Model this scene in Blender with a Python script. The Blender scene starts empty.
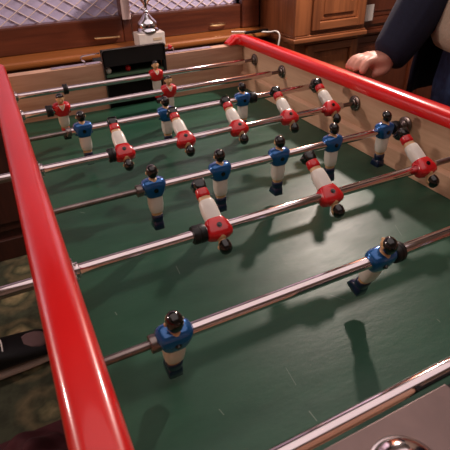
import bpy, bmesh, math, random
from mathutils import Vector, Matrix
PI=math.pi
C=bpy.context.scene.collection
S=bpy.context.scene
rnd=random.Random(4)
# ------------------------------------------------------------------ camera, world, lights
cd=bpy.data.cameras.new('camera'); cam=bpy.data.objects.new('camera',cd); C.objects.link(cam)
cam.matrix_world=Matrix(((0.8962980,0.2656889,-0.3550483,-0.0071051),(-0.4426583,0.4881572,-0.7521676,-0.0795997),
                         (-0.0265232,0.8313313,0.5551437,0.4312899),(0,0,0,1)))
cd.sensor_width=36; cd.lens=36.127; cd.clip_start=0.01; cd.clip_end=50
cd.dof.use_dof=True; cd.dof.focus_distance=0.85; cd.dof.aperture_fstop=18
S.camera=cam
w=bpy.data.worlds.new('world'); S.world=w; w.use_nodes=True
w.node_tree.nodes['Background'].inputs[0].default_value=(0.55,0.42,0.38,1)
w.node_tree.nodes['Background'].inputs[1].default_value=0.02
S.view_settings.view_transform='Standard'; S.view_settings.look='None'; S.view_settings.gamma=1; S.view_settings.use_curve_mapping=False
S.view_settings.exposure=0.68
LAMP_A=(1.137,1.25,0.82); LAMP_C=(-1.4,1.4,0.75)
def point(name,loc,power,radius,col):
    l=bpy.data.lights.new(name,'POINT'); l.energy=power; l.shadow_soft_size=radius; l.color=col
    o=bpy.data.objects.new(name,l); o.location=loc; C.objects.link(o); return o
def area(name,loc,power,sx,sy,col,rot=(0,0,0)):
    l=bpy.data.lights.new(name,'AREA'); l.shape='RECTANGLE'; l.size=sx; l.size_y=sy; l.energy=power; l.color=col
    o=bpy.data.objects.new(name,l); o.location=loc; o.rotation_euler=rot; C.objects.link(o); return o
point('lamp_light',LAMP_A,29.0,0.032,(1,0.83,0.74))
point('lamp_light',LAMP_C,25.0,0.05,(1,0.83,0.74))
area('overhead_fill',(0.4,0.2,1.64),11,2.6,2.2,(1,0.84,0.82))  # unseen soft fill added overhead; also gives the rods a broad bright reflection

# ------------------------------------------------------------------ materials
def srgb(r,g,b):
    f=lambda c:(c/255/12.92 if c/255<=.04045 else ((c/255+.055)/1.055)**2.4)
    return (f(r),f(g),f(b),1)
def mat(name,col,rough=.5,metal=0,spec=.5,coat=0,noise=0,nscale=40,bump=0,col2=None,emit=None,estr=0):
    m=bpy.data.materials.new(name); m.use_nodes=True; nt=m.node_tree; b=nt.nodes['Principled BSDF']
    b.inputs['Roughness'].default_value=rough; b.inputs['Metallic'].default_value=metal
    b.inputs['Specular IOR Level'].default_value=spec; b.inputs['Coat Weight'].default_value=coat; b.inputs['Coat Roughness'].default_value=.08
    tc=nt.nodes.new('ShaderNodeTexCoord'); n=nt.nodes.new('ShaderNodeTexNoise'); n.inputs['Scale'].default_value=nscale; n.inputs['Detail'].default_value=5
    nt.links.new(tc.outputs['Object'],n.inputs['Vector'])
    r=nt.nodes.new('ShaderNodeValToRGB'); c2=col2 or tuple(c*(1-max(noise,.06)) for c in col[:3])+(1,)
    r.color_ramp.elements[0].color=c2; r.color_ramp.elements[1].color=col; r.color_ramp.elements[0].position=.35; r.color_ramp.elements[1].position=.65
    nt.links.new(n.outputs['Fac'],r.inputs['Fac']); nt.links.new(r.outputs[0],b.inputs['Base Color'])
    if bump:
        bp=nt.nodes.new('ShaderNodeBump'); bp.inputs['Strength'].default_value=bump; bp.inputs['Distance'].default_value=.002
        nt.links.new(n.outputs['Fac'],bp.inputs['Height']); nt.links.new(bp.outputs[0],b.inputs['Normal'])
    if emit: b.inputs['Emission Color'].default_value=emit; b.inputs['Emission Strength'].default_value=estr
    return m
def wood(name,c1,c2,axis=0,scale=14,stretch=.08,rough=.45,coat=0):
    m=bpy.data.materials.new(name); m.use_nodes=True; nt=m.node_tree; b=nt.nodes['Principled BSDF']; L=nt.links.new
    tc=nt.nodes.new('ShaderNodeTexCoord'); mp=nt.nodes.new('ShaderNodeMapping')
    s=[1,1,1]; s[axis]=stretch; mp.inputs['Scale'].default_value=s
    L(tc.outputs['Object'],mp.inputs['Vector'])
    n=nt.nodes.new('ShaderNodeTexNoise'); n.inputs['Scale'].default_value=scale; n.inputs['Detail'].default_value=8; n.inputs['Distortion'].default_value=.6
    n2=nt.nodes.new('ShaderNodeTexNoise'); n2.inputs['Scale'].default_value=scale*9; n2.inputs['Detail'].default_value=3
    L(mp.outputs[0],n.inputs['Vector']); L(mp.outputs[0],n2.inputs['Vector'])
    mx=nt.nodes.new('ShaderNodeMath'); mx.operation='MULTIPLY_ADD'; mx.inputs[1].default_value=.4; L(n2.outputs['Fac'],mx.inputs[0]); 
    m3=nt.nodes.new('ShaderNodeMath'); m3.operation='MULTIPLY'; m3.inputs[1].default_value=.6; L(n.outputs['Fac'],m3.inputs[0]); L(m3.outputs[0],mx.inputs[2])
    r=nt.nodes.new('ShaderNodeValToRGB'); r.color_ramp.elements[0].color=c1; r.color_ramp.elements[1].color=c2
    r.color_ramp.elements[0].position=.36; r.color_ramp.elements[1].position=.62
    L(mx.outputs[0],r.inputs['Fac']); L(r.outputs[0],b.inputs['Base Color'])
    b.inputs['Roughness'].default_value=rough; b.inputs['Coat Weight'].default_value=coat; b.inputs['Coat Roughness'].default_value=.15
    return m
RED=mat('red_gloss_paint',srgb(222,10,10),rough=.3,coat=.6,noise=.1,nscale=8)
LIGHTWOOD_X=wood('birch_board_x',srgb(180,134,108),srgb(208,166,138),0,18)
LITWOOD_Y=wood('birch_board_y_lit',srgb(206,162,130),srgb(228,188,156),1,18)  # same birch as the end boards, colour lightened to stand for light
CHROME=mat('polished_steel',srgb(226,214,216),rough=.10,metal=1,noise=.03,nscale=30)
DARKSTEEL=mat('worn_inner_steel',srgb(146,134,130),rough=.33,metal=1,noise=.3)
BRUSHED=mat('grey_brown_plate',srgb(128,106,102),rough=.42,metal=.35,noise=.2,nscale=25)
BLACK=mat('black_rubber',srgb(14,13,14),rough=.45)
BLACKGLOSS=mat('black_gloss_paint',srgb(10,9,10),rough=.16,coat=.4)
BLACKMATT=mat('black_matt_board',srgb(10,10,11),rough=.75)
SHIRT_R=mat('red_enamel',srgb(205,18,26),rough=.25,coat=.5)
SHIRT_B=mat('blue_metallic_enamel',srgb(30,100,168),rough=.24,coat=.6,metal=.5)
WHITE=mat('white_enamel',srgb(232,226,216),rough=.35,coat=.2,noise=.06,nscale=90)
SKINP=mat('tan_enamel',srgb(214,172,126),rough=.35)
NAVYP=mat('navy_enamel',srgb(14,26,62),rough=.28,coat=.4)
TANCAP=mat('green_shelf',srgb(88,124,96),rough=.6)
PANEL=wood('warm_oak_panel',srgb(106,60,36),srgb(152,92,56),2,11,.07,.38,.15)
PANEL2=wood('dark_red_panel',srgb(78,34,22),srgb(108,54,32),2,11,.07,.38,.15)
PANEL2_X=wood('dark_red_rail',srgb(84,38,24),srgb(116,60,36),0,11,.07,.38,.15)
PANEL_X=wood('warm_oak_rail',srgb(110,64,38),srgb(158,98,62),0,11,.07,.38,.15)
SILLW=wood('orange_varnished_sill',srgb(132,74,32),srgb(176,108,58),0,9,.05,.28,.35)
FRAMEW=wood('red_brown_varnished_frame',srgb(74,36,24),srgb(108,56,36),0,10,.06,.32,.3)
DARKW=wood('dark_wainscot',srgb(40,17,13),srgb(66,30,20),2,8,.1,.5)
LEGW=wood('dark_table_wood',srgb(60,30,18),srgb(90,48,28),2,8,.1,.5)
PLASTER=mat('warm_plaster',srgb(205,186,172),rough=.9,noise=.06,nscale=5)
CEILM=mat('ceiling_paint',srgb(215,205,195),rough=.9)
BRASS=mat('brass',srgb(205,175,130),rough=.3,metal=1)
SILVER=mat('silver_plate',srgb(230,230,238),rough=.12,metal=1)
MARBLE=mat('pale_stone',srgb(226,214,206),rough=.5,noise=.1,nscale=60)
MARBLE_P=mat('tarnished_plaque',srgb(206,180,150),rough=.45)
CURTAIN=mat('lilac_grey_pane',srgb(200,190,222),rough=.6,noise=.15,nscale=14)
LEAD=mat('cream_lattice',srgb(228,206,202),rough=.5)
PAPER=mat('white_paper',srgb(240,232,226),rough=.8)
CORDM=mat('white_plastic',srgb(232,226,220),rough=.4)
NAVY=mat('navy_wool',srgb(15,20,46),rough=.9,noise=.3,nscale=200,bump=.2)
CREAM=mat('cream_knit',srgb(190,172,152),rough=.95,noise=.15,nscale=260,bump=.6)
DENIM=mat('blue_denim',srgb(48,74,116),rough=.85,noise=.35,nscale=60,bump=.3,col2=srgb(30,48,82))
SKIN=mat('skin',srgb(206,142,122),rough=.5,noise=.08,nscale=60)
HAIR=mat('brown_hair',srgb(50,32,22),rough=.6)
MAROON=mat('maroon_cloth',srgb(70,14,24),rough=.85,noise=.3,nscale=30)
SHOEB=mat('black_shoe_leather',srgb(16,15,18),rough=.5)
SHOEP=mat('mauve_shoe_suede',srgb(120,92,92),rough=.85)
BULB=mat('lamp_bulb',(1,.8,.6,1),emit=(1,.78,.6,1),estr=12)
SHADE=mat('cream_lampshade',srgb(225,200,165),rough=.8)
IVORY=mat('white_ball_cork',srgb(225,220,210),rough=.5)
SOLEM=mat('pale_rubber_sole',srgb(190,165,150),rough=.6)

def field_mat():
    m=bpy.data.materials.new('green_playing_surface'); m.use_nodes=True; nt=m.node_tree; b=nt.nodes['Principled BSDF']; L=nt.links.new
    tc=nt.nodes.new('ShaderNodeTexCoord')
    n=nt.nodes.new('ShaderNodeTexNoise'); n.inputs['Scale'].default_value=5; n.inputs['Detail'].default_value=7; n.inputs['Roughness'].default_value=.62
    mp=nt.nodes.new('ShaderNodeMapping'); mp.inputs['Scale'].default_value=(1,2.6,1); mp.inputs['Rotation'].default_value=(0,0,.5)
    L(tc.outputs['Object'],mp.inputs['Vector']); L(mp.outputs[0],n.inputs['Vector'])
    r=nt.nodes.new('ShaderNodeValToRGB'); r.color_ramp.elements[0].color=srgb(30,68,52); r.color_ramp.elements[1].color=srgb(46,90,69)
    r.color_ramp.elements[0].position=.3; r.color_ramp.elements[1].position=.72; L(n.outputs['Fac'],r.inputs['Fac'])
    # a few pale scratches worn into the paint
    sep=nt.nodes.new('ShaderNodeSeparateXYZ'); L(tc.outputs['Object'],sep.inputs[0])
    def M(op,a,b_=None):
        q=nt.nodes.new('ShaderNodeMath'); q.operation=op
        for i,v in enumerate((a,b_)):
            if v is None: continue
            if isinstance(v,(int,float)): q.inputs[i].default_value=v
            else: L(v,q.inputs[i])
        return q.outputs[0]
    tot=None
    for (x,y,ang,ln,wd) in SCR:
        dx=M('SUBTRACT',sep.outputs[0],x); dy=M('SUBTRACT',sep.outputs[1],y); c,s=math.cos(ang),math.sin(ang)
        u=M('ADD',M('MULTIPLY',dx,c),M('MULTIPLY',dy,s)); v=M('SUBTRACT',M('MULTIPLY',dy,c),M('MULTIPLY',dx,s))
        k=M('MULTIPLY',M('LESS_THAN',M('ABSOLUTE',u),ln/2),M('LESS_THAN',M('ABSOLUTE',v),wd/2))
        tot=k if tot is None else M('MAXIMUM',tot,k)
    mix=nt.nodes.new('ShaderNodeMixRGB'); mix.inputs[2].default_value=srgb(150,165,150); L(M('MULTIPLY',tot,.4),mix.inputs[0]); L(r.outputs[0],mix.inputs[1])
    L(mix.outputs[0],b.inputs['Base Color']); b.inputs['Specular IOR Level'].default_value=.38
    n2=nt.nodes.new('ShaderNodeTexNoise'); n2.inputs['Scale'].default_value=9; n2.inputs['Detail'].default_value=9; n2.inputs['Roughness'].default_value=.7; L(mp.outputs[0],n2.inputs['Vector'])
    rr=nt.nodes.new('ShaderNodeMapRange'); rr.inputs[3].default_value=.30; rr.inputs[4].default_value=.50; L(n2.outputs['Fac'],rr.inputs[0]); L(rr.outputs[0],b.inputs['Roughness'])
    bp=nt.nodes.new('ShaderNodeBump'); bp.inputs['Strength'].default_value=.5; bp.inputs['Distance'].default_value=.0015; L(n2.outputs['Fac'],bp.inputs['Height']); L(bp.outputs[0],b.inputs['Normal'])
    return m
SCR=[(0.1903, 0.1378, -1.52, 0.0133, 0.0011), (0.1972, 0.1902, -1.68, 0.0249, 0.0006), (0.1071, 0.1859, -1.39, 0.009, 0.001), (0.0454, 0.383, -1.44, 0.0069, 0.0015), (0.0261, 0.4997, -1.51, 0.0056, 0.001), (0.4121, 0.1754, -1.71, 0.0056, 0.001), (0.1527, 0.4295, -1.65, 0.0206, 0.0012), (0.3252, 0.2701, -0.98, 0.0212, 0.0007), (0.1785, 0.8414, -1.23, 0.0229, 0.001), (0.0584, 0.6659, 2.32, 0.0109, 0.002), (0.5148, 0.3525, -1.99, 0.0324, 0.0005)]
FIELD=field_mat()
def carpet_mat():
    m=bpy.data.materials.new('floral_carpet'); m.use_nodes=True; nt=m.node_tree; b=nt.nodes['Principled BSDF']; L=nt.links.new
    tc=nt.nodes.new('ShaderNodeTexCoord'); v=nt.nodes.new('ShaderNodeTexVoronoi'); v.inputs['Scale'].default_value=5.5; v.inputs['Randomness'].default_value=.45
    nz=nt.nodes.new('ShaderNodeTexNoise'); nz.inputs['Scale'].default_value=14; nz.inputs['Detail'].default_value=4
    L(tc.outputs['Object'],nz.inputs['Vector'])
    ad=nt.nodes.new('ShaderNodeMixRGB'); ad.blend_type='ADD'; ad.inputs[0].default_value=.06; L(tc.outputs['Object'],ad.inputs[1]); L(nz.outputs['Color'],ad.inputs[2])
    L(ad.outputs[0],v.inputs['Vector'])
    r=nt.nodes.new('ShaderNodeValToRGB'); e=r.color_ramp.elements
    e[0].position=0; e[0].color=srgb(34,18,16); e[1].position=.05; e[1].color=srgb(84,50,42)
    for p,c in ((.08,srgb(186,148,120)),(.15,srgb(120,96,74)),(.20,srgb(168,146,108)),(.30,srgb(112,104,74)),(.36,srgb(66,66,46)),(.46,srgb(104,92,66)),(.58,srgb(62,64,46))):
        q=e.new(p); q.color=c
    L(v.outputs['Distance'],r.inputs['Fac'])
    mx=nt.nodes.new('ShaderNodeMixRGB'); mx.blend_type='MULTIPLY'; mx.inputs[0].default_value=.7; L(r.outputs[0],mx.inputs[1])
    n=nt.nodes.new('ShaderNodeTexNoise'); n.inputs['Scale'].default_value=30; L(tc.outputs['Object'],n.inputs['Vector'])
    r2=nt.nodes.new('ShaderNodeValToRGB'); r2.color_ramp.elements[0].position=.3; r2.color_ramp.elements[0].color=(.35,.35,.3,1); r2.color_ramp.elements[1].position=.6; L(n.outputs['Fac'],r2.inputs['Fac']); L(r2.outputs[0],mx.inputs[2])
    L(mx.outputs[0],b.inputs['Base Color']); b.inputs['Roughness'].default_value=.95
    return m
CARPET=carpet_mat()

# ------------------------------------------------------------------ mesh helpers
def link(name,bm,m,parent=None,smooth=True,loc=None,bevel=0,auto=.7):
    bmesh.ops.recalc_face_normals(bm,faces=bm.faces)
    me=bpy.data.meshes.new(name); bm.to_mesh(me); bm.free(); me.materials.append(m)
    if smooth:
        for p in me.polygons: p.use_smooth=True
        try: me.set_sharp_from_angle(angle=auto)
        except Exception: pass
    o=bpy.data.objects.new(name,me); C.objects.link(o)
    if parent: o.parent=parent
    if loc: o.location=loc
    if bevel:
        b=o.modifiers.new('bevel','BEVEL'); b.width=bevel; b.segments=3; b.limit_method='ANGLE'
    return o
def box(bm,x0,x1,y0,y1,z0,z1):
    v=[bm.verts.new((x,y,z)) for x in (x0,x1) for y in (y0,y1) for z in (z0,z1)]
    for f in ((0,1,3,2),(4,6,7,5),(0,4,5,1),(2,3,7,6),(0,2,6,4),(1,5,7,3)): bm.faces.new([v[i] for i in f])
def boxes(*bs):
    bm=bmesh.new()
    for b in bs: box(bm,*b)
    return bm
def rings(bm,rs,closed=True,cap=True):
    vs=[[bm.verts.new(p) for p in r] for r in rs]
    n=len(vs[0])
    for a,b in zip(vs,vs[1:]):
        for i in range(n if closed else n-1): bm.faces.new((a[i],a[(i+1)%n],b[(i+1)%n],b[i]))
    if cap:
        bm.faces.new(vs[0][::-1]); bm.faces.new(vs[-1])
def loft(secs,n=20,bm=None,rot=None):
    """sections (z,cx,cy,rx,ry,exponent)"""
    bm=bm or bmesh.new(); rs=[]
    for z,cx,cy,rx,ry,e in secs:
        r=[]
        for i in range(n):
            t=2*PI*i/n; c,s=math.cos(t),math.sin(t)
            r.append(Vector((cx+rx*math.copysign(abs(c)**(2/e),c),cy+ry*math.copysign(abs(s)**(2/e),s),z)))
        rs.append([rot@p for p in r] if rot else r)
    rings(bm,rs); return bm
def lathe(prof,n=28,axis='z',bm=None,off=(0,0,0)):
    bm=bm or bmesh.new(); rs=[]
    for r,z in prof:
        ring=[]
        for i in range(n):
            t=2*PI*i/n; a,b=max(r,1e-5)*math.cos(t),max(r,1e-5)*math.sin(t)
            p={'z':(a,b,z),'x':(z,a,b),'y':(a,z,b)}[axis]; ring.append(tuple(p[k]+off[k] for k in range(3)))
        rs.append(ring)
    rings(bm,rs); return bm
def tube(path,radii,n=10,bm=None,flat=1):
    bm=bm or bmesh.new(); P=[Vector(p) for p in path]
    if not hasattr(radii,'__len__'): radii=[radii]*len(P)
    up=Vector((0,0,1)); rs=[]
    for i,p in enumerate(P):
        d=(P[min(i+1,len(P)-1)]-P[max(i-1,0)]).normalized()
        a=d.cross(up)
        if a.length<.05: a=d.cross(Vector((0,1,0)))
        a.normalize(); b=a.cross(d).normalized()
        rs.append([p+a*radii[i]*math.cos(2*PI*k/n)+b*radii[i]*flat*math.sin(2*PI*k/n) for k in range(n)])
    rings(bm,rs); return bm
def smoothpath(pts,k=8):
    P=[Vector(p) for p in pts]; out=[]
    for i in range(len(P)-1):
        a,b,c,d=P[max(i-1,0)],P[i],P[i+1],P[min(i+2,len(P)-1)]
        for j in range(k):
            t=j/k; out.append(.5*((2*b)+(c-a)*t+(2*a-5*b+4*c-d)*t*t+(3*b-a-3*c+d)*t**3))
    out.append(P[-1]); return out
def ball(bm,c,r,sx=1,sy=1,sz=1,seg=16):
    bmesh.ops.create_uvsphere(bm,u_segments=seg,v_segments=seg//2+2,radius=r,matrix=Matrix.Translation(c)@Matrix.Diagonal((sx,sy,sz,1)))
def thing(name,label,cat,loc=(0,0,0),rotz=0,group=None):
    o=bpy.data.objects.new(name,None); o.empty_display_size=.05; C.objects.link(o); o.location=loc; o.rotation_euler=(0,0,rotz)
    o['label']=label; o['category']=cat
    if group: o['group']=group
    return o
def tag(o,label,cat,group=None):
    o['label']=label; o['category']=cat
    if group: o['group']=group
    return o
def struct(name,bm,m,bevel=0,smooth=False):
    o=link(name,bm,m,None,smooth=smooth,bevel=bevel); o['kind']='structure'; return o

# ------------------------------------------------------------------ room
G=-0.78; YB=1.81
struct('floor',boxes((-2.4,3.2,-2.6,2.0,G-.05,G)),CARPET)
struct('ceiling',boxes((-2.4,3.2,-2.6,2.0,1.70,1.75)),CEILM)
struct('wall_left',boxes((-2.5,-2.4,-2.6,2.0,G,1.7)),PLASTER)
struct('wall_right',boxes((3.2,3.3,-2.6,2.0,G,1.7)),PLASTER)
struct('wall_front',boxes((-2.4,3.2,-2.7,-2.6,G,1.7)),PLASTER)
# back wall with two window openings
WX0,WM0,WM1,WX1=-1.4,.466,.500,.985
WZ0,WZ1=.145,1.25
struct('wall_back',boxes((-2.4,WX0,YB,2.0,G,1.7),(WX1,3.2,YB,2.0,G,1.7),(WX0,WX1,YB,2.0,G,.02),(WX0,WX1,YB,2.0,WZ1,1.7)),DARKW)
bm=bmesh.new(); box(bm,-2.2,1.05,YB-.022,YB,G,.0)                       # dark wainscot under the sill, with raised panels
for i in range(7):
    x=-2.1+i*.45; box(bm,x,x+.36,YB-.034,YB-.022,G+.14,-.08); box(bm,x+.04,x+.32,YB-.042,YB-.034,G+.18,-.12)
box(bm,-2.2,1.05,YB-.04,YB,G,G+.1)
struct('trim_1',bm,DARKW,bevel=.004)
bm=bmesh.new(); box(bm,-1.6,1.068,1.675,YB,.025,.05); struct('trim_2',bm,SILLW,bevel=.010)   # window sill
struct('trim_3',boxes((-1.6,1.05,1.72,YB,-.012,.025)),FRAMEW,bevel=.004)
def window(idx,x0,x1,pitch):
    bm=boxes((x0,x1,YB+.03,YB+.036,WZ0-.06,WZ1)); o=struct('window_%d'%idx,bm,CURTAIN)
    fr=boxes((x0-.0,x1,YB-.016,YB+.04,.05,WZ0),(x0,x1,YB-.016,YB+.04,WZ1-.05,WZ1))
    link('window_frame',fr,FRAMEW,o,smooth=False,bevel=.006)
    bm=bmesh.new(); hx,hz=pitch/2,pitch*.33
    zlo,zhi=WZ0,WZ1-.05
    for sgn in (1,-1):
        c0=-60
        k=0
        span=(zhi-zlo)/hz*hx
        x=x0-span-(x0%pitch)
        while x<x1+span+pitch:
            # clip segment (x,zlo)->(x+sgn*span,zhi)
            t0,t1=0,1; xa,xb=x,x+sgn*span
            for lim,s in ((x0,1),(x1,-1)):
                fa,fb=(xa-lim)*s,(xb-lim)*s
                if fa<0 and fb<0: t0,t1=1,0
                elif fa<0: t0=max(t0,fa/(fa-fb))
                elif fb<0: t1=min(t1,fa/(fa-fb))
            if t1>t0+.001:
                a=Vector((xa+(xb-xa)*t0,YB+.026-.001*sgn,zlo+(zhi-zlo)*t0)); b=Vector((xa+(xb-xa)*t1,YB+.026-.001*sgn,zlo+(zhi-zlo)*t1))
                tube([a,b],.0019,n=6,bm=bm)
            x+=pitch
    link('lattice',bm,LEAD,o)
    return o
w1=window(1,WX0,WM0,.068); w2=window(2,WM1,WX1,.052)
link('handle',tube(smoothpath([(.351,YB-.022,.078),(.36,YB-.030,.079),(.435,YB-.030,.076),(.445,YB-.022,.076)],5),.0040,8),BRASS,w1)
link('handle',tube(smoothpath([(.835,YB-.022,.074),(.845,YB-.030,.075),(.895,YB-.030,.074),(.905,YB-.022,.074)],5),.0032,8),BRASS,w2)
struct('trim_6',boxes((WM0,WM1,YB-.014,YB+.04,.05,1.25)),FRAMEW,bevel=.004)
struct('trim_4',loft([(WZ0-.01,.483,YB-.024,.016,.012,3),(WZ1,.483,YB-.024,.016,.012,3)],16),LEAD,smooth=True)   # pale upright between the windows
struct('trim_5',boxes((WX1,1.07,YB-.03,YB+.03,.05,1.3)),FRAMEW,bevel=.008)
# pale ornament at the foot of the upright
bm=bmesh.new()
# ------------------------------------------------------------------ panelled cabinets
def panel_unit(name,label,x0,x1,yf,yb,zl,nx,PANEL=PANEL,PANEL_X=PANEL_X):
    t=thing(name,label,'cabinet',((x0+x1)/2,(yf+yb)/2,G)); cx,cy=(x0+x1)/2,(yf+yb)/2
    O=lambda b:(b[0]-cx,b[1]-cx,b[2]-cy,b[3]-cy,b[4]-G,b[5]-G)
    B=lambda *bs: boxes(*[O(b) for b in bs])
    link('base',B((x0+.03,x1,yf+.045,yb,G,zl-.012)),PANEL,t,smooth=False,bevel=.003)
    link('body',B((x0+.012,x1,yf+.02,yb,zl+.012,1.15)),PANEL,t,smooth=False,bevel=.003)
    link('cornice',B((x0-.004,x1+.004,yf,yb,zl-.012,zl+.006),(x0+.006,x1,yf+.010,yb,zl+.006,zl+.014),(x0+.012,x1,yf+.016,yb,zl-.024,zl-.012)),PANEL_X,t,smooth=False,bevel=.004)
    link('top_moulding',B((x0-.008,x1+.006,yf-.02,yb,1.15,1.2)),PANEL_X,t,smooth=False,bevel=.01)
    wd=(x1-x0-.09)/nx
    for up in (0,1):
        za,zb=((zl+.03,1.1) if up else (G+.12,zl-.03)); yy=yf+.02 if up else yf+.045
        for i in range(nx):
            a=x0+.085+i*wd; b=a+wd-.012
            st=.035
            [link('door_stile',B(q),PANEL,t,smooth=False,bevel=.002) for q in ((a,a+st,yy-.016,yy,za,zb),(b-st,b,yy-.016,yy,za,zb))]
            [link('door_rail',B(q),PANEL_X,t,smooth=False,bevel=.002) for q in ((a+st,b-st,yy-.016,yy,za,za+.03),(a+st,b-st,yy-.016,yy,zb-.03,zb))]
            link('raised_panel',B((a+st+.004,b-st-.004,yy-.004,yy,za+.034,zb-.034),(a+st+.022,b-st-.022,yy-.009,yy-.004,za+.055,zb-.055)),PANEL,t,smooth=False,bevel=.003)
    # corner pilaster
    link('pilaster',B((x0+.004,x0+.075,yf+.010,yf+.03,zl+.014,1.15)),PANEL,t,smooth=False,bevel=.004)
    return t
panel_unit('panelled_cabinet','orange brown panelled wooden cabinet with corner pilaster, directly beside the window sill',1.07,1.434,1.50,1.80,.033,1)
panel_unit('panelled_cabinet','reddish wooden cabinet set further back, behind the person in the navy jacket',1.46,3.15,1.75,1.80,-.03,3,PANEL2,PANEL2_X)
tag(link('paper_note',boxes((1.60,1.68,1.742,1.7445,.020,.092)),PAPER,smooth=False),'small white paper note on the cabinet to the right of the front cabinet corner','note')

# ------------------------------------------------------------------ foosball table
W,H,HT=.667,.0938,.126
T=thing('foosball_table','wooden foosball table with green playing surface and glossy red side rails','foosball table',(W/2,.6,G))
TX,TY=W/2,.6
def tp(name,bm,m,parent=T,**k):
    o=link(name,bm,m,None,**k); 
    o.parent=parent; o.matrix_parent_inverse=Matrix.Translation((-TX,-TY,-G)); return o
def sub(name,bm,m,parent,**k):
    o=link(name,bm,m,None,**k); o.parent=parent; o.matrix_parent_inverse=Matrix.Identity(4); return o
RX=.677
tp('playing_surface',boxes((0,W+.012,-.01,1.2,-.012,0)),FIELD,smooth=False)
tp('side_board',boxes((-.030,0,-.13,1.235,-.13,HT)),LITWOOD_Y,smooth=False,bevel=.001)
tp('side_board',boxes((RX,.697,-.13,1.235,-.13,HT)),LITWOOD_Y,smooth=False,bevel=.001)
bm=bmesh.new(); rings(bm,[[(W,y,0),(RX,y,.0),(RX,y,.046),(W,y,.040)] for y in (-.01,1.2)])
tp('corner_strip',bm,LITWOOD_Y,smooth=False,bevel=.0015)
GX0,GX1=.247,.420
tp('end_board',boxes((0,GX0,1.2,1.232,-.13,.124),(GX1,RX,1.2,1.232,-.13,.124),(GX0,GX1,1.2,1.232,-.13,-.012)),LIGHTWOOD_X,smooth=False,bevel=.001)
tp('end_board',boxes((0,GX0,.02,.0495,-.13,.118),(GX1,RX,.02,.0495,-.13,.118),(GX0,GX1,.02,.0495,-.13,-.012)),LIGHTWOOD_X,smooth=False,bevel=.001)
tp('top_plate',boxes((0,GX0-.002,-.12,.052,.118,.1215),(GX1+.002,RX,-.12,.052,.118,.1215),(GX0-.002,GX1+.002,-.12,-.03,.118,.1215)),BRUSHED,smooth=False,bevel=.001)
tp('end_panel',boxes((-.030,.697,-.15,-.12,-.13,.124)),LEGW,smooth=False,bevel=.004)
tp('cabinet_floor',boxes((-.03,.697,-.12,1.235,-.16,-.13)),LEGW,smooth=False)
for x in (0.0,.60):
    for y in (-.08,1.12): tp('leg',loft([(G+.001,x+.035,y+.035,.03,.03,8),(-.16,x+.035,y+.035,.045,.045,8)],24),LEGW)
tp('apron',boxes((-.034,-.030,-.15,1.235,-.16,.10),(.697,.701,-.15,1.235,-.16,.10)),LEGW,smooth=False)
# rails: rounded bullnose in red; profile in (x,z)
def rail_prof(x0,x1):
    z0,z1=HT,.1515; c=(x0+x1)/2; r=(x1-x0)/2; pr=[(x0+.001,z0),(x0,z0+.002)]
    for i in range(0,13):
        t=PI-PI*i/12; pr.append((c+r*math.copysign(abs(math.cos(t))**.75,math.cos(t)),z0+.008+(z1-z0-.008)*abs(math.sin(t))**.8))
    pr+=[(x1,z0+.002),(x1-.001,z0)]
    return pr
bm=bmesh.new(); pr=rail_prof(-.0345,.0063)
rings(bm,[[(x,y,z) for x,z in pr] for y in [-.15]+[i*.1 for i in range(-1,12)]+[1.2,1.235]])
tp('side_rail',bm,RED,bevel=.002)
bm=bmesh.new(); pr=rail_prof(.6605,.7015)
rs=[[(x,y,z) for x,z in pr] for y in [-.15]+[i*.1 for i in range(-1,12)]+[1.15]]
cxr=.6605-.010; cyr=1.185                                   # turn the far corner
for k in range(0,7):
    a=PI/2*k/6
    rs.append([(cxr+(x-cxr)*math.cos(a),cyr+(x-cxr)*math.sin(a)*.92+0.0,z) for x,z in pr])
rs.append([(cxr-.006,cyr+(x-cxr)*.92,HT+(z-HT)*.8) for x,z in pr]); rs.append([(cxr-.022,cyr+(x-cxr)*.92,HT+(z-HT)*.25) for x,z in pr])
rings(bm,rs); tp('side_rail',bm,RED)
# far goal box: black hood standing above the end board, open front, green ball shelf in the opening
bm=bmesh.new()
box(bm,GX0-.001,GX1+.003,1.196,1.206,.1135,.1575)
box(bm,GX0-.001,GX0+.004,1.196,1.212,-.012,.157); box(bm,GX1-.002,GX1+.006,1.196,1.212,-.012,.157)
box(bm,GX0,GX1,1.206,1.212,.112,.1575); box(bm,GX0,GX1,1.212,1.31,.112,.117); box(bm,GX0,GX1,1.30,1.312,-.1,.112); box(bm,GX0-.006,GX0,1.232,1.312,-.1,.117); box(bm,GX1,GX1+.006,1.232,1.312,-.1,.117)
gb=tp('goal_box',bm,BLACKMATT,smooth=False,bevel=.001)
g2=link('ball_shelf',boxes((GX0+.004,GX1-.002,1.202,1.27,.084,.091)),TANCAP,None,smooth=False); g2.parent=gb
g3=link('goal_panel',boxes((GX0+.004,GX1-.002,1.262,1.27,-.012,.084)),BLACKMATT,None,smooth=False); g3.parent=gb
g5=link('guide_wire',tube([(GX0+.004,1.226,.1085),(GX1-.002,1.226,.1085)],.0018,8),CHROME,None); g5.parent=gb
g4=link('hood_edge',tube([(GX0-.002,1.194,.0),(GX0-.002,1.194,.150),(GX0+.004,1.194,.158),(GX1-.002,1.194,.1585),(GX1+.006,1.194,.153)],.0016,8),DARKSTEEL,None); g4.parent=gb
# near goal hood, only its left edge reaches the picture
bm=boxes((GX0+.0,GX0+.006,-.03,.052,-.012,.117),(GX1-.006,GX1,-.03,.052,-.012,.117),(GX0,GX1,-.03,-.024,-.012,.117),(GX0,GX1,-.024,.02,-.02,-.012))
tp('goal_box',bm,BLACKMATT,smooth=False)
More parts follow.
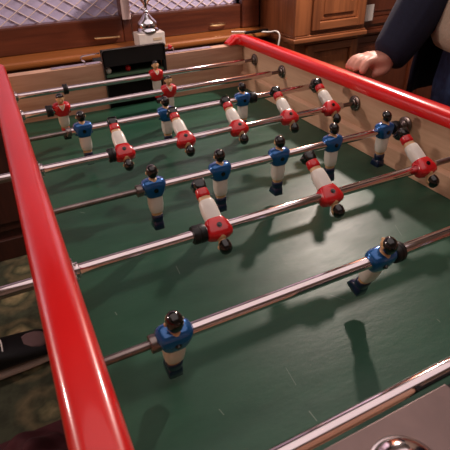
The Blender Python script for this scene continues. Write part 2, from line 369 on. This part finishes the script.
# thin steel strips and score wires on the far end board
tp('steel_strip',boxes((.113,.243,1.206,1.226,.124,.1262)),CHROME,smooth=False,bevel=.0006)
tp('steel_strip',boxes((.424,.575,1.206,1.226,.124,.1262)),CHROME,smooth=False,bevel=.0006)
tp('score_wire',tube(smoothpath([(.203,1.222,.124),(.203,1.222,.130),(.196,1.222,.136),(.196,1.222,.142),(.202,1.222,.1455),(.246,1.222,.1475)],6),.0020,8),CHROME)
tp('score_wire',tube(smoothpath([(.424,1.222,.138),(.445,1.222,.139),(.458,1.222,.137),(.461,1.222,.124)],6),.0018,8),CHROME)
def tiny(name,loc,r,m,label,cat,group=None):
    bm=bmesh.new(); ball(bm,loc,r,seg=14); return tag(link(name,bm,m),label,cat,group)
bd=tp('score_bead',lathe([(.003,-.0055),(.0062,-.004),(.0072,0),(.0062,.004),(.003,.0055)],14,'x',off=(.449,1.222,.139)),SHIRT_R)
# balls lying on the green shelf in the far goal
tiny('game_ball',(.261,1.214,.1005),.0092,IVORY,'small pale ball at the left end of the shelf in the black far goal','ball')
tiny('game_ball',(.318,1.216,.0995),.0082,SHIRT_R,'small red ball at the middle of the shelf in the black far goal','ball')
# bearings: one per rod at each side
Yk=lambda k:1.2-.075-.15*(k-1)
def bearing(x,y,s,dark):
    pr=[(.0072,0),(.0155,0),(.0165,.0015),(.0165,.0035),(.0135,.0048),(.0105,.0052),(.0105,.0085),(.0092,.0095),(.0072,.0095)]
    pr=[(r,z*s) for r,z in pr]
    bm=lathe(pr,24,'x',off=(x,y,H)); b=tp('bearing',bm,DARKSTEEL if dark else CHROME)
    bm=bmesh.new()
    for a in (PI/2+.25,-PI/2-.25): ball(bm,(x+.0045*s,y+.0118*math.cos(a),H+.0118*math.sin(a)),.0024,seg=10)
    c=link('bearing_screw',bm,CHROME,None); c.parent=b
for k in range(1,9):
    bearing(RX,Yk(k),-1,True); bearing(.005 if k not in (3,5,7) else -.008,Yk(k),1,False)
# ashtray on the near plate
at_=thing('ashtray','round chrome ashtray with domed lid on the near end of the foosball table','ashtray',(.164,.012,.1217)); at_.scale=(.88,.88,.9)
link('dish',lathe([(.026,0),(.0285,.001),(.0295,.004),(.0285,.0065),(.026,.007)],36),CHROME,at_)
link('lid',lathe([(.0265,.0072),(.0255,.010),(.022,.0135),(.016,.016),(.008,.0172),(.0001,.0175)],36),CHROME,at_)

# ------------------------------------------------------------------ players
def P(name,bm,m,parent): return link(name,bm,m,parent,auto=1.1)
def make_player(team,vneck):
    shirt,sock,boot=(SHIRT_R,SHIRT_R,BLACKGLOSS) if team=='red' else (SHIRT_B,NAVYP,NAVYP)
    # bare body: head, neck, forearm hints, thighs, calves down to the foot; front is +y
    body=loft([(-.060,0,0,.0070,.0065,2.4),(-.048,0,0,.0085,.0068,2.4),(-.038,0,0,.0100,.0078,2.4),(-.012,0,0,.0112,.009,2.6),(.004,0,0,.012,.0092,2.8),(.012,0,0,.011,.008,2.6),
               (.0165,0,0,.0055,.0052,2),(.0185,0,.0003,.0052,.0052,2),(.0205,0,.001,.0070,.0072,2),(.0245,0,.0012,.0079,.0086,2),(.029,0,.0008,.0083,.0088,2),(.033,0,.0002,.0072,.0079,2),(.0358,0,0,.0048,.0055,2),(.0368,0,0,.0012,.0015,2)],20)
    ball(body,(0,.0105,.0262),.0018,1,1,1.2,8)
    for s in (-1,1): ball(body,(s*.0090,.0,.0262),.0021,.6,1,1.3,8)
    pl=P('player',body,SKINP,None)
    # shirt with short sleeves merged into the block around the rod
    sh=loft([(-.0130,0,0,.0128,.0104,3.2),(-.0105,0,0,.0138,.0114,3.4),(-.004,0,0,.0158,.0124,3.8),(.003,0,0,.0178,.0126,4),(.009,0,0,.0186,.0120,3.6),(.0130,0,0,.0170,.0102,3),(.0150,0,0,.0115,.0080,2.4),(.0158,0,0,.0072,.0062,2.2)],28)
    for s in (-1,1):
        loft([(-.0105,s*.0142,.0015,.0022,.0035,2.2),(-.008,s*.0152,.001,.0038,.0058,2.2),(.0,s*.0165,0,.0042,.0072,2.3),(.008,s*.0158,0,.0038,.0068,2.3),(.0118,s*.0135,0,.003,.005,2)],14,bm=sh)
    P('shirt',sh,shirt,pl)
    P('shorts',loft([(-.0425,0,0,.0096,.0084,2.6),(-.040,0,0,.0108,.0094,2.6),(-.030,0,.0003,.0119,.0102,2.6),(-.018,0,0,.0117,.0100,2.8),(-.0130,0,0,.0116,.0098,2.8)],24),WHITE,pl)
    P('socks',loft([(-.0625,0,0,.0076,.0072,2.8),(-.060,0,0,.0086,.0080,2.8),(-.053,0,0,.0094,.0082,2.8),(-.0490,0,0,.0092,.0080,2.8),(-.0480,0,0,.0078,.0068,2.8)],20),sock,pl)
    P('boots',loft([(-.0745,0,.0030,.0080,.0110,6),(-.0735,0,.0030,.0088,.0122,6),(-.066,0,.0022,.0088,.0110,5),(-.0605,0,.0006,.0082,.0086,4),(-.0595,0,0,.0074,.0074,3)],24),boot,pl)
    hr=loft([(.0200,0,-.0052,.0052,.0040,2),(.0225,0,-.0034,.0076,.0068,2),(.027,0,-.0022,.0089,.0084,2),(.0310,0,-.0012,.0088,.0092,2),(.0345,0,-.0004,.0074,.0082,2),(.0372,0,0,.0044,.0050,2),(.0380,0,0,.0012,.0014,2)],20)
    P('hair',hr,BLACKGLOSS,pl)
    # black pin through the back of the shirt
    P('pin',lathe([(.0001,-.0148),(.0020,-.0148),(.0022,-.0135),(.0036,-.0135),(.0038,-.0115),(.0038,-.010)],16,'y'),BLACKGLOSS,pl)
    if vneck:
        bm=bmesh.new()
        for s in (-1,1): tube([(s*.0068,.0062,.0152),(s*.0040,.0116,.0105),(0,.0132,.0042)],.0012,6,bm=bm)
        P('collar',bm,WHITE,pl)
        bm=bmesh.new(); v=[(-.0050,.0085,.0148),(.0050,.0085,.0148),(0,.0134,.0060),(-.003,.0122,.0104),(.003,.0122,.0104)]
        rings(bm,[[Vector((x*.9,y+.0002,z)) for x,y,z in (v[0],v[3],v[2],v[4],v[1])],[Vector((x*.6,y-.004,z)) for x,y,z in (v[0],v[3],v[2],v[4],v[1])]])
        P('neckline',bm,SKINP,pl)
    else:
        # low neck opening showing tan skin at the nape
        P('neckline',loft([(.0120,0,-.0030,.0062,.0074,2),(.0150,0,-.0024,.0062,.0066,2),(.0170,0,-.0012,.0056,.0052,2)],14),SKINP,pl)
    return pl
PROTO={}
def player(team,vneck,rod,x,tilt):
    key=(team,vneck)
    if key not in PROTO: PROTO[key]=o=make_player(*key); o2=o
    else:
        src=PROTO[key]; o2=src.copy(); C.objects.link(o2)
        for ch in src.children:
            c=ch.copy(); C.objects.link(c); c.parent=o2; c.matrix_parent_inverse=Matrix.Identity(4)
    o2.parent=rod; o2.location=(x,0,0); o2.rotation_euler=(math.radians(tilt),0,PI if team=='red' else 0)
    return o2
R_O,R_I=.0073,.0046
def bumper(rod,x0,x1,r=.0128,m=BLACK):
    d=x1-x0
    link('bumper',lathe([(R_O,x0),(r*.92,x0),(r,x0+d*.12),(r,x0+d*.42),(r*.93,x0+d*.46),(r*.93,x0+d*.54),(r,x0+d*.58),(r,x0+d*.88),(r*.92,x1),(R_O,x1)],24,'x'),m,rod)
RODG='player rods crossing the foosball table'
def make_rod(k,label,team,xs,tilt,outer,handle,bumps,nubs=()):
    t=thing('player_rod',label,'foosball rod',(0,Yk(k),H)); t['group']=RODG
    x0,x1=outer
    link('outer_tube',lathe([(R_I,x0),(R_O-.0006,x0),(R_O,x0+.0008),(R_O,x1-.0008),(R_O-.0006,x1),(R_I,x1)],40,'x'),CHROME,t)
    if handle=='left':
        link('inner_rod',lathe([(.0001,x1-.02),(R_I,x1-.02),(R_I,.72),(.0001,.72)],14,'x'),DARKSTEEL,t); hx,s=x0,-1
        link('end_cap',lathe([(R_I,.72),(.009,.72),(.009,.732),(.005,.735),(.0001,.735)],14,'x'),BLACK,t)
    else:
        link('inner_rod',lathe([(.0001,-.028),(R_I,-.028),(R_I,x0+.02),(.0001,x0+.02)],14,'x'),DARKSTEEL,t); hx,s=x1,1
    link('handle',lathe([(r,hx+s*d) for r,d in ((.0075,-.012),(.013,-.010),(.0145,.0),(.0150,.02),(.0135,.05),(.0150,.08),(.0145,.095),(.009,.100),(.0001,.101))],20,'x'),BLACK,t)
    for a,b in bumps: bumper(t,a,b)
    for a,b in nubs: link('collar_nub',lathe([(R_I,a),(.0088,a),(.0094,a+.001),(.0094,b-.001),(.0088,b),(R_I,b)],18,'x'),DARKSTEEL,t)
    for i,x in enumerate(xs):
        tl=tilt[i] if hasattr(tilt,'__len__') else tilt
        player(team,team=='red' and k<3,t,x,tl)
    return t
make_rod(1,'farthest rod, with one red player standing in front of the black goal','red',[.369],[-2],(-.25,.640),'left',[(.122,.134)])
make_rod(2,'second farthest rod, with two upright red players facing the camera','red',[.094,.350],[-16,-6],(-.25,.640),'left',[(.060,.074)])
make_rod(3,'rod with three upright blue players, beside the far red pair','blue',[.111,.288,.474],[0,2,-3],(.086,.700),'right',[(.494,.508)],[(.078,.087)])
make_rod(4,'rod with five red players kicked up backwards in a row','red',[.153,.271,.385,.503,.610],[-124,-122,-124,-126,-126],(-.27,.640),'left',[(.124,.137)])
make_rod(5,'rod with five upright blue players across the middle of the table','blue',[.158,.272,.385,.499,.621],[0,0,1,-1,0],(.140,.700),'right',[(.641,.655)],[(.130,.140)])
make_rod(6,'rod with three red players kicked up backwards','red',[.196,.379,.567],[-124,-124,-124],(-.20,.590),'left',[(.160,.178)])
make_rod(7,'rod with two blue players, crossing the near half of the table','blue',[.077,.339],[14,20],(.062,.700),'right',[(.358,.372)],[(.052,.062)])
make_rod(8,'nearest rod, bare steel stretch close to the camera','blue',[.55],[0],(-.05,.700),'right',[])

# ------------------------------------------------------------------ trophy on the sill
tr=thing('trophy','silver trophy cup on a pale block base standing on the window sill','trophy',(.536,1.70,.0502))
link('base_block',boxes((-.049,.053,-.035,.035,0,.047)),MARBLE,tr,smooth=False,bevel=.002)
link('plaque',boxes((.006,.040,-.0362,-.035,.020,.029)),MARBLE_P,tr,smooth=False)
link('cup',lathe([(.040,.0472),(.042,.052),(.040,.058),(.035,.063),(.038,.072),(.034,.083),(.023,.094),(.013,.106),(.007,.112),(.010,.118),(.006,.125),(.006,.138),(.014,.150),(.030,.165),(.042,.195),(.046,.235),(.049,.262),(.047,.262),(.043,.235),(.038,.198),(.02,.17),(.0001,.165)],32),SILVER,tr)
for s in (-1,1): link('handle',tube(smoothpath([(s*.036,0,.180),(s*.06,0,.185),(s*.074,0,.215),(s*.066,0,.245),(s*.046,0,.240)],6),.0035,8),SILVER,tr)

# cable on the right end of the sill
tag(link('cable',tube(smoothpath([(.90,1.72,.0545),(.97,1.68,.0535),(1.03,1.63,.0545),(1.045,1.60,.060),(1.052,1.585,.045),(1.045,1.585,.0),(1.04,1.60,-.05),(1.03,1.60,-.3)],8),.0030,8),CORDM),'thin white cable hooked over the right end of the window sill','cable')
tag(link('black_case',lathe([(.0001,0),(.006,0),(.0065,.004),(.0065,.10),(.005,.107),(.0001,.108)],12,'x',off=(.93,1.655,.0575)),BLACKGLOSS),'slim dark pen lying on the window sill near the white cable','pen').name='pen'

# ------------------------------------------------------------------ hanging lamps
def lamp(loc,label):
    t=thing('pendant_lamp',label,'lamp',(loc[0],loc[1],loc[2]))
    link('lamp_shade',lathe([(.12,.03),(.09,.10),(.05,.15),(.02,.16),(.02,.157),(.048,.146),(.087,.098),(.117,.03)],32),SHADE,t)
    link('cord',lathe([(.003,.158),(.003,1.70-loc[2])],8),BLACK,t)
    link('socket',lathe([(.0001,.075),(.014,.075),(.014,.158),(.0001,.158)],14),BRASS,t)
    return t
lamp(LAMP_A,'cream shaded pendant lamp hanging in front of the oak cabinet')
lamp(LAMP_C,'cream shaded pendant lamp hanging left of the foosball table')

# ------------------------------------------------------------------ sneaker and maroon cloth on the carpet
sn=thing('sneaker','black and mauve sneaker with pale sole on the floral carpet left of the table','shoe',(-.225,1.15,G),rotz=.14); sn.scale=(1.15,1.5,1.25)
def shoe_sec(zs,secs,m,name):
    bm=bmesh.new(); rs=[]
    for x,hw,z0,z1 in secs:
        ring=[]
        for i in range(16):
            t=2*PI*i/16; c,s=math.cos(t),math.sin(t)
            ring.append((x,hw*math.copysign(abs(c)**.75,c),(z0+z1)/2+(z1-z0)/2*math.copysign(abs(s)**.75,s)))
        rs.append(ring)
    rings(bm,rs); return link(name,bm,m,sn)
shoe_sec(0,[(-.150,.020,.001,.022),(-.140,.032,.0,.024),(-.06,.036,.0,.022),(.03,.044,.0,.020),(.09,.046,.0,.019),(.125,.036,.002,.018),(.138,.018,.006,.016)],SOLEM,'sole')
shoe_sec(0,[(-.146,.018,.02,.080),(-.130,.030,.02,.105),(-.08,.034,.02,.100),(-.04,.036,.02,.090),(.02,.041,.02,.070),(.08,.043,.019,.050),(.118,.033,.018,.038),(.131,.014,.017,.024)],SHOEB,'upper')
shoe_sec(0,[(.040,.012,.055,.0695),(.055,.024,.040,.0645),(.080,.028,.034,.056),(.098,.022,.030,.0485),(.106,.010,.028,.043)],SHOEP,'toe_patch')
bm=bmesh.new()
for i,(x,z) in enumerate(((-.075,.106),(-.055,.101),(-.035,.095),(-.015,.088))): tube(smoothpath([(x,-.022,z-.008),(x+.004,0,z+.002),(x,.022,z-.008)],5),.0022,6,bm=bm)
link('laces',bm,PAPER,sn)
bm=bmesh.new(); n=28; rs=[]
def cloth_h(u,v):
    return .05*max(0,1-(u*u*1.05+v*v*1.1))**.5*(1+.35*math.sin(5*u+3*v)+.25*math.sin(9*v-4*u))+.004
vs=[[bm.verts.new((-.215+u*.11,.745+v*.115,G+cloth_h(u,v))) for u in [(-1+2*i/n) for i in range(n+1)]] for v in [(-1+2*j/n) for j in range(n+1)]]
for j in range(n):
    for i in range(n): bm.faces.new((vs[j][i],vs[j][i+1],vs[j+1][i+1],vs[j+1][i]))
geom=bmesh.ops.extrude_face_region(bm,geom=bm.faces[:])
for v in geom['geom']:
    if isinstance(v,bmesh.types.BMVert): v.co.z=G+.001
tag(link('folded_cloth',bm,MAROON),'crumpled dark maroon cloth lying on the carpet left of the table','cloth')

# ------------------------------------------------------------------ person at the right side
def skin_mesh(verts,edges,sub=2):
    me=bpy.data.meshes.new('skel'); me.from_pydata([v[0] for v in verts],edges,[]); me.update()
    o=bpy.data.objects.new('skel',me); C.objects.link(o); o.modifiers.new('s','SKIN').use_smooth_shade=True
    if not me.skin_vertices:
        bm=bmesh.new(); bm.from_mesh(me); bm.verts.layers.skin.verify(); bm.to_mesh(me); bm.free()
    sv=me.skin_vertices[0].data
    for i,v in enumerate(verts):
        r=v[1]; sv[i].radius=(r,r) if not hasattr(r,'__len__') else r
        sv[i].use_root=(i==0)
    m=o.modifiers.new('u','SUBSURF'); m.levels=sub; m.render_levels=sub
    dg=bpy.context.evaluated_depsgraph_get(); dg.update(); ev=o.evaluated_get(dg)
    out=bpy.data.meshes.new_from_object(ev); bpy.data.objects.remove(o); return out
def chain(pts,sub=2):
    return skin_mesh([(p[:3],p[3]) for p in pts],[(i,i+1) for i in range(len(pts)-1)],sub)
def remesh(bm_or_meshes,vox,name,m,parent=None,smooth=3):
    bm=bmesh.new()
    for me in bm_or_meshes:
        if isinstance(me,bpy.types.Mesh): bm.from_mesh(me)
        else:
            tmp=bpy.data.meshes.new('t'); me.to_mesh(tmp); me.free(); bm.from_mesh(tmp)
    o=link('tmp',bm,m)
    r=o.modifiers.new('r','REMESH'); r.mode='VOXEL'; r.voxel_size=vox
    if smooth:
        s=o.modifiers.new('s','SMOOTH'); s.iterations=smooth; s.factor=.5
    dg=bpy.context.evaluated_depsgraph_get(); dg.update()
    me=bpy.data.meshes.new_from_object(o.evaluated_get(dg)); bpy.data.objects.remove(o)
    for p in me.polygons: p.use_smooth=True
    o=bpy.data.objects.new(name,me); C.objects.link(o); me.materials.clear(); me.materials.append(m)
    if parent: o.parent=parent
    return o
PX,PY=1.02,.52        # pelvis above this; faces -x, right arm on the +y side
sh_r=(PX+.0,PY+.19,.62); sh_l=(PX,PY-.19,.62)
el_r=(.93,.705,.36); wr_r=(.768,.694,.166)
el_l=(.96,.30,.40); wr_l=(.82,.36,.24)
meshes=[]
# pelvis root, spine, neck, head, legs, arms
V=[((PX,PY,.12),(.12,.10)),((PX,PY,.30),(.115,.10)),((PX+.01,PY,.48),(.14,.11)),((PX+.005,PY,.62),(.11,.09)),((PX,PY,.70),(.055,.055)),((PX-.015,PY,.78),(.052,.052)),
   (sh_r,(.058,.058)),(el_r,(.042,.042)),((.84,.70,.262),(.038,.038)),(wr_r,(.026,.022)),
   (sh_l,(.058,.058)),(el_l,(.042,.042)),(wr_l,(.026,.024)),
   ((PX,PY+.10,.03),(.085,.085)),((PX-.03,PY+.11,-.33),(.060,.060)),((PX+.0,PY+.12,-.66),(.040,.040)),
   ((PX,PY-.10,.03),(.085,.085)),((PX-.02,PY-.11,-.33),(.060,.060)),((PX+.01,PY-.12,-.66),(.040,.040))]
Ed=[(0,1),(1,2),(2,3),(3,4),(4,5),(3,6),(6,7),(7,8),(8,9),(3,10),(10,11),(11,12),(0,13),(13,14),(14,15),(0,16),(16,17),(17,18)]
meshes.append(skin_mesh(V,Ed))
# head
hb=bmesh.new(); hx,hy,hz=PX-.025,PY,.88
R=Matrix.Translation((hx,hy,hz))
loft([(-.115,-.030,0,.030,.024,2),(-.100,-.028,0,.058,.044,2),(-.075,-.015,0,.078,.058,2.1),(-.04,-.005,0,.088,.068,2.1),(0,0,0,.096,.075,2.1),(.05,.004,0,.097,.077,2.1),(.09,.006,0,.080,.066,2),(.115,.006,0,.05,.042,2),(.125,.006,0,.01,.01,2)],24,bm=hb,rot=R)
ball(hb,(hx-.100,hy,hz-.025),.014,1.1,.9,1.8,12)
for s in (-1,1):
    ball(hb,(hx+.0,hy+s*.076,hz-.01),.02,.7,.4,1.5,12); ball(hb,(hx-.086,hy+s*.03,hz+.018),.014,.6,1.5,.5,10)
ball(hb,(hx-.090,hy,hz-.062),.012,.6,1.9,.5,10)
meshes.append(hb)
# right hand resting on the red rail: palm and five fingers
rail_top=.1515
def hp(*p): return p
palm=[(*wr_r,.021),(.755,.696,.164,(.024,.017)),(.740,.702,.163,(.026,.015)),(.732,.706,.163,(.024,.014))]
meshes.append(skin_mesh([(p[:3],p[3]) for p in palm],[(0,1),(1,2),(2,3)]))
# palm block widened across y
pb=bmesh.new()
rs=[]
for (x,y,z,hw,ht) in ((.790,.696,.180,.022,.019),(.772,.698,.172,.025,.019),(.750,.706,.170,.030,.018),(.736,.713,.171,.032,.0155),(.726,.716,.169,.029,.012)):
    ring=[]
    for i in range(20):
        t=2*PI*i/20; c,s=math.cos(t),math.sin(t)
        ring.append((x+.25*hw*c,y+hw*math.copysign(abs(c)**.8,c),z+ht*math.copysign(abs(s)**.85,s)))
    rs.append(ring)
rings(pb,rs); meshes.append(pb)
fing=[(.739,.85,.0072),(.7255,.98,.0080),(.711,1.05,.0086),(.692,1.05,.0092)]
for by,ls,r in fing:
    k=0 if by>.70 else -.004
    meshes.append(chain([(.744,by-.004,.168,r*1.25),(.727,by,.174,r*1.2),(.715-.004*ls,by+.002,.171,r*1.1),(.706-.006*ls,by+.002+k,.160,r*1.05),(.703-.007*ls,by+.001+k,.1485,r*.95)]))
meshes.append(chain([(.772,.692,.162,.014),(.758,.683,.156,.0125),(.744,.680,.150,.0108),(.731,.682,.147,.0095),(.721,.686,.145,.0085)]))
person=remesh(meshes,.0040,'person',SKIN,smooth=3)
tag(person,'person in navy jacket, cream sweater and jeans resting a hand on the right red rail','person')
# clothing
def cloth_obj(name,meshes,m,vox=.006,smooth=4):
    return remesh(meshes,vox,name,m,person,smooth)
jl=[]
for s in (1,-1):
    jl.append(chain([(PX-.0,PY+s*.085,.10,.125),(PX-.005,PY+s*.10,.0,.118),(PX-.03,PY+s*.115,-.33,.082),(PX+.0,PY+s*.12,-.70,.062)]))
jl.append(loft([(.0,PX,PY,.14,.20,2.4),(.10,PX,PY,.145,.205,2.4),(.195,PX,PY,.14,.195,2.4)],32))
cloth_obj('jeans',jl,DENIM)
link('fly_seam',tube([(PX-.150,PY+.004,.18),(PX-.150,PY+.004,.10),(PX-.142,PY+.002,.02)],.003,6),mat('orange_stitching',srgb(120,84,50),rough=.8),person)
sw=loft([(.185,PX-.005,PY,.150,.200,2.4),(.192,PX-.01,PY,.165,.210,2.4),(.21,PX-.015,PY,.176,.212,2.4),(.235,PX-.015,PY,.180,.212,2.4),(.34,PX-.005,PY,.165,.205,2.4),(.48,PX,PY,.155,.21,2.4),(.60,PX,PY,.13,.20,2.3),(.66,PX,PY,.09,.13,2.2),(.71,PX-.005,PY,.068,.075,2),(.735,PX-.008,PY,.066,.072,2)],36)
link('sweater',sw,CREAM,person,auto=3)
# open jacket body
bm=bmesh.new(); rs=[]; gapdeg=[]
for z,rx,ry,gap in ((.055,.20,.262,1.0),(.12,.198,.258,.97),(.22,.196,.252,.88),(.35,.188,.242,.75),(.48,.178,.238,.50),(.60,.152,.225,.45),(.665,.105,.15,.42),(.70,.09,.10,.40)):
    outer=[];inner=[]
    N=36
    for i in range(N+1):
        t=PI+gap+(2*PI-2*gap)*i/N; c,s=math.cos(t),math.sin(t)
        wv=1+.012*math.sin(i*1.7+z*20)
        outer.append((PX+rx*wv*math.copysign(abs(c)**.85,c),PY+ry*wv*math.copysign(abs(s)**.85,s),z))
        inner.append((PX+(rx-.010)*wv*math.copysign(abs(c)**.85,c),PY+(ry-.010)*wv*math.copysign(abs(s)**.85,s),z))
    rs.append(outer+inner[::-1])
rings(bm,rs)
link('jacket',bm,NAVY,person,auto=3)
sl=[chain([(sh_r[0],sh_r[1]-.03,.615,.085),(sh_r[0]-.005,sh_r[1]+.02,.57,.080),(el_r[0]+.0,el_r[1],el_r[2]+.0,.070),(.86,.702,.282,.062),(.81,.697,.222,.052),(.778,.696,.182,.047),(.762,.698,.171,.040)])]
cloth_obj('sleeve',sl,NAVY,.005,2)
sl=[chain([(sh_l[0],sh_l[1]+.03,.615,.085),(sh_l[0],sh_l[1]-.02,.57,.078),(el_l[0],el_l[1],el_l[2],.062),(.88,.335,.30,.052),(.84,.352,.255,.046)])]
cloth_obj('sleeve',sl,NAVY,.005,2)
hr=bmesh.new()
loft([(-.05,.055,0,.05,.066,2),(0,.030,0,.078,.082,2),(.04,.016,0,.095,.085,2),(.08,.006,0,.098,.082,2),(.115,.004,0,.07,.062,2),(.135,.004,0,.02,.02,2)],24,bm=hr,rot=R)
link('hair',hr,HAIR,person)
for s in (1,-1):
    bm=bmesh.new(); y=PY+s*.12; rs=[]
    for x,hw,z1 in ((PX+.06,.02,.05),(PX+.05,.036,.09),(PX-.02,.042,.09),(PX-.10,.045,.06),(PX-.17,.040,.045),(PX-.195,.015,.02)):
        rs.append([(x,y+hw*math.cos(2*PI*i/16),G+.001+(z1/2)*(1+math.copysign(abs(math.sin(2*PI*i/16))**.6,math.sin(2*PI*i/16)))) for i in range(16)])
    rings(bm,rs); link('shoe',bm,SHOEB,person)
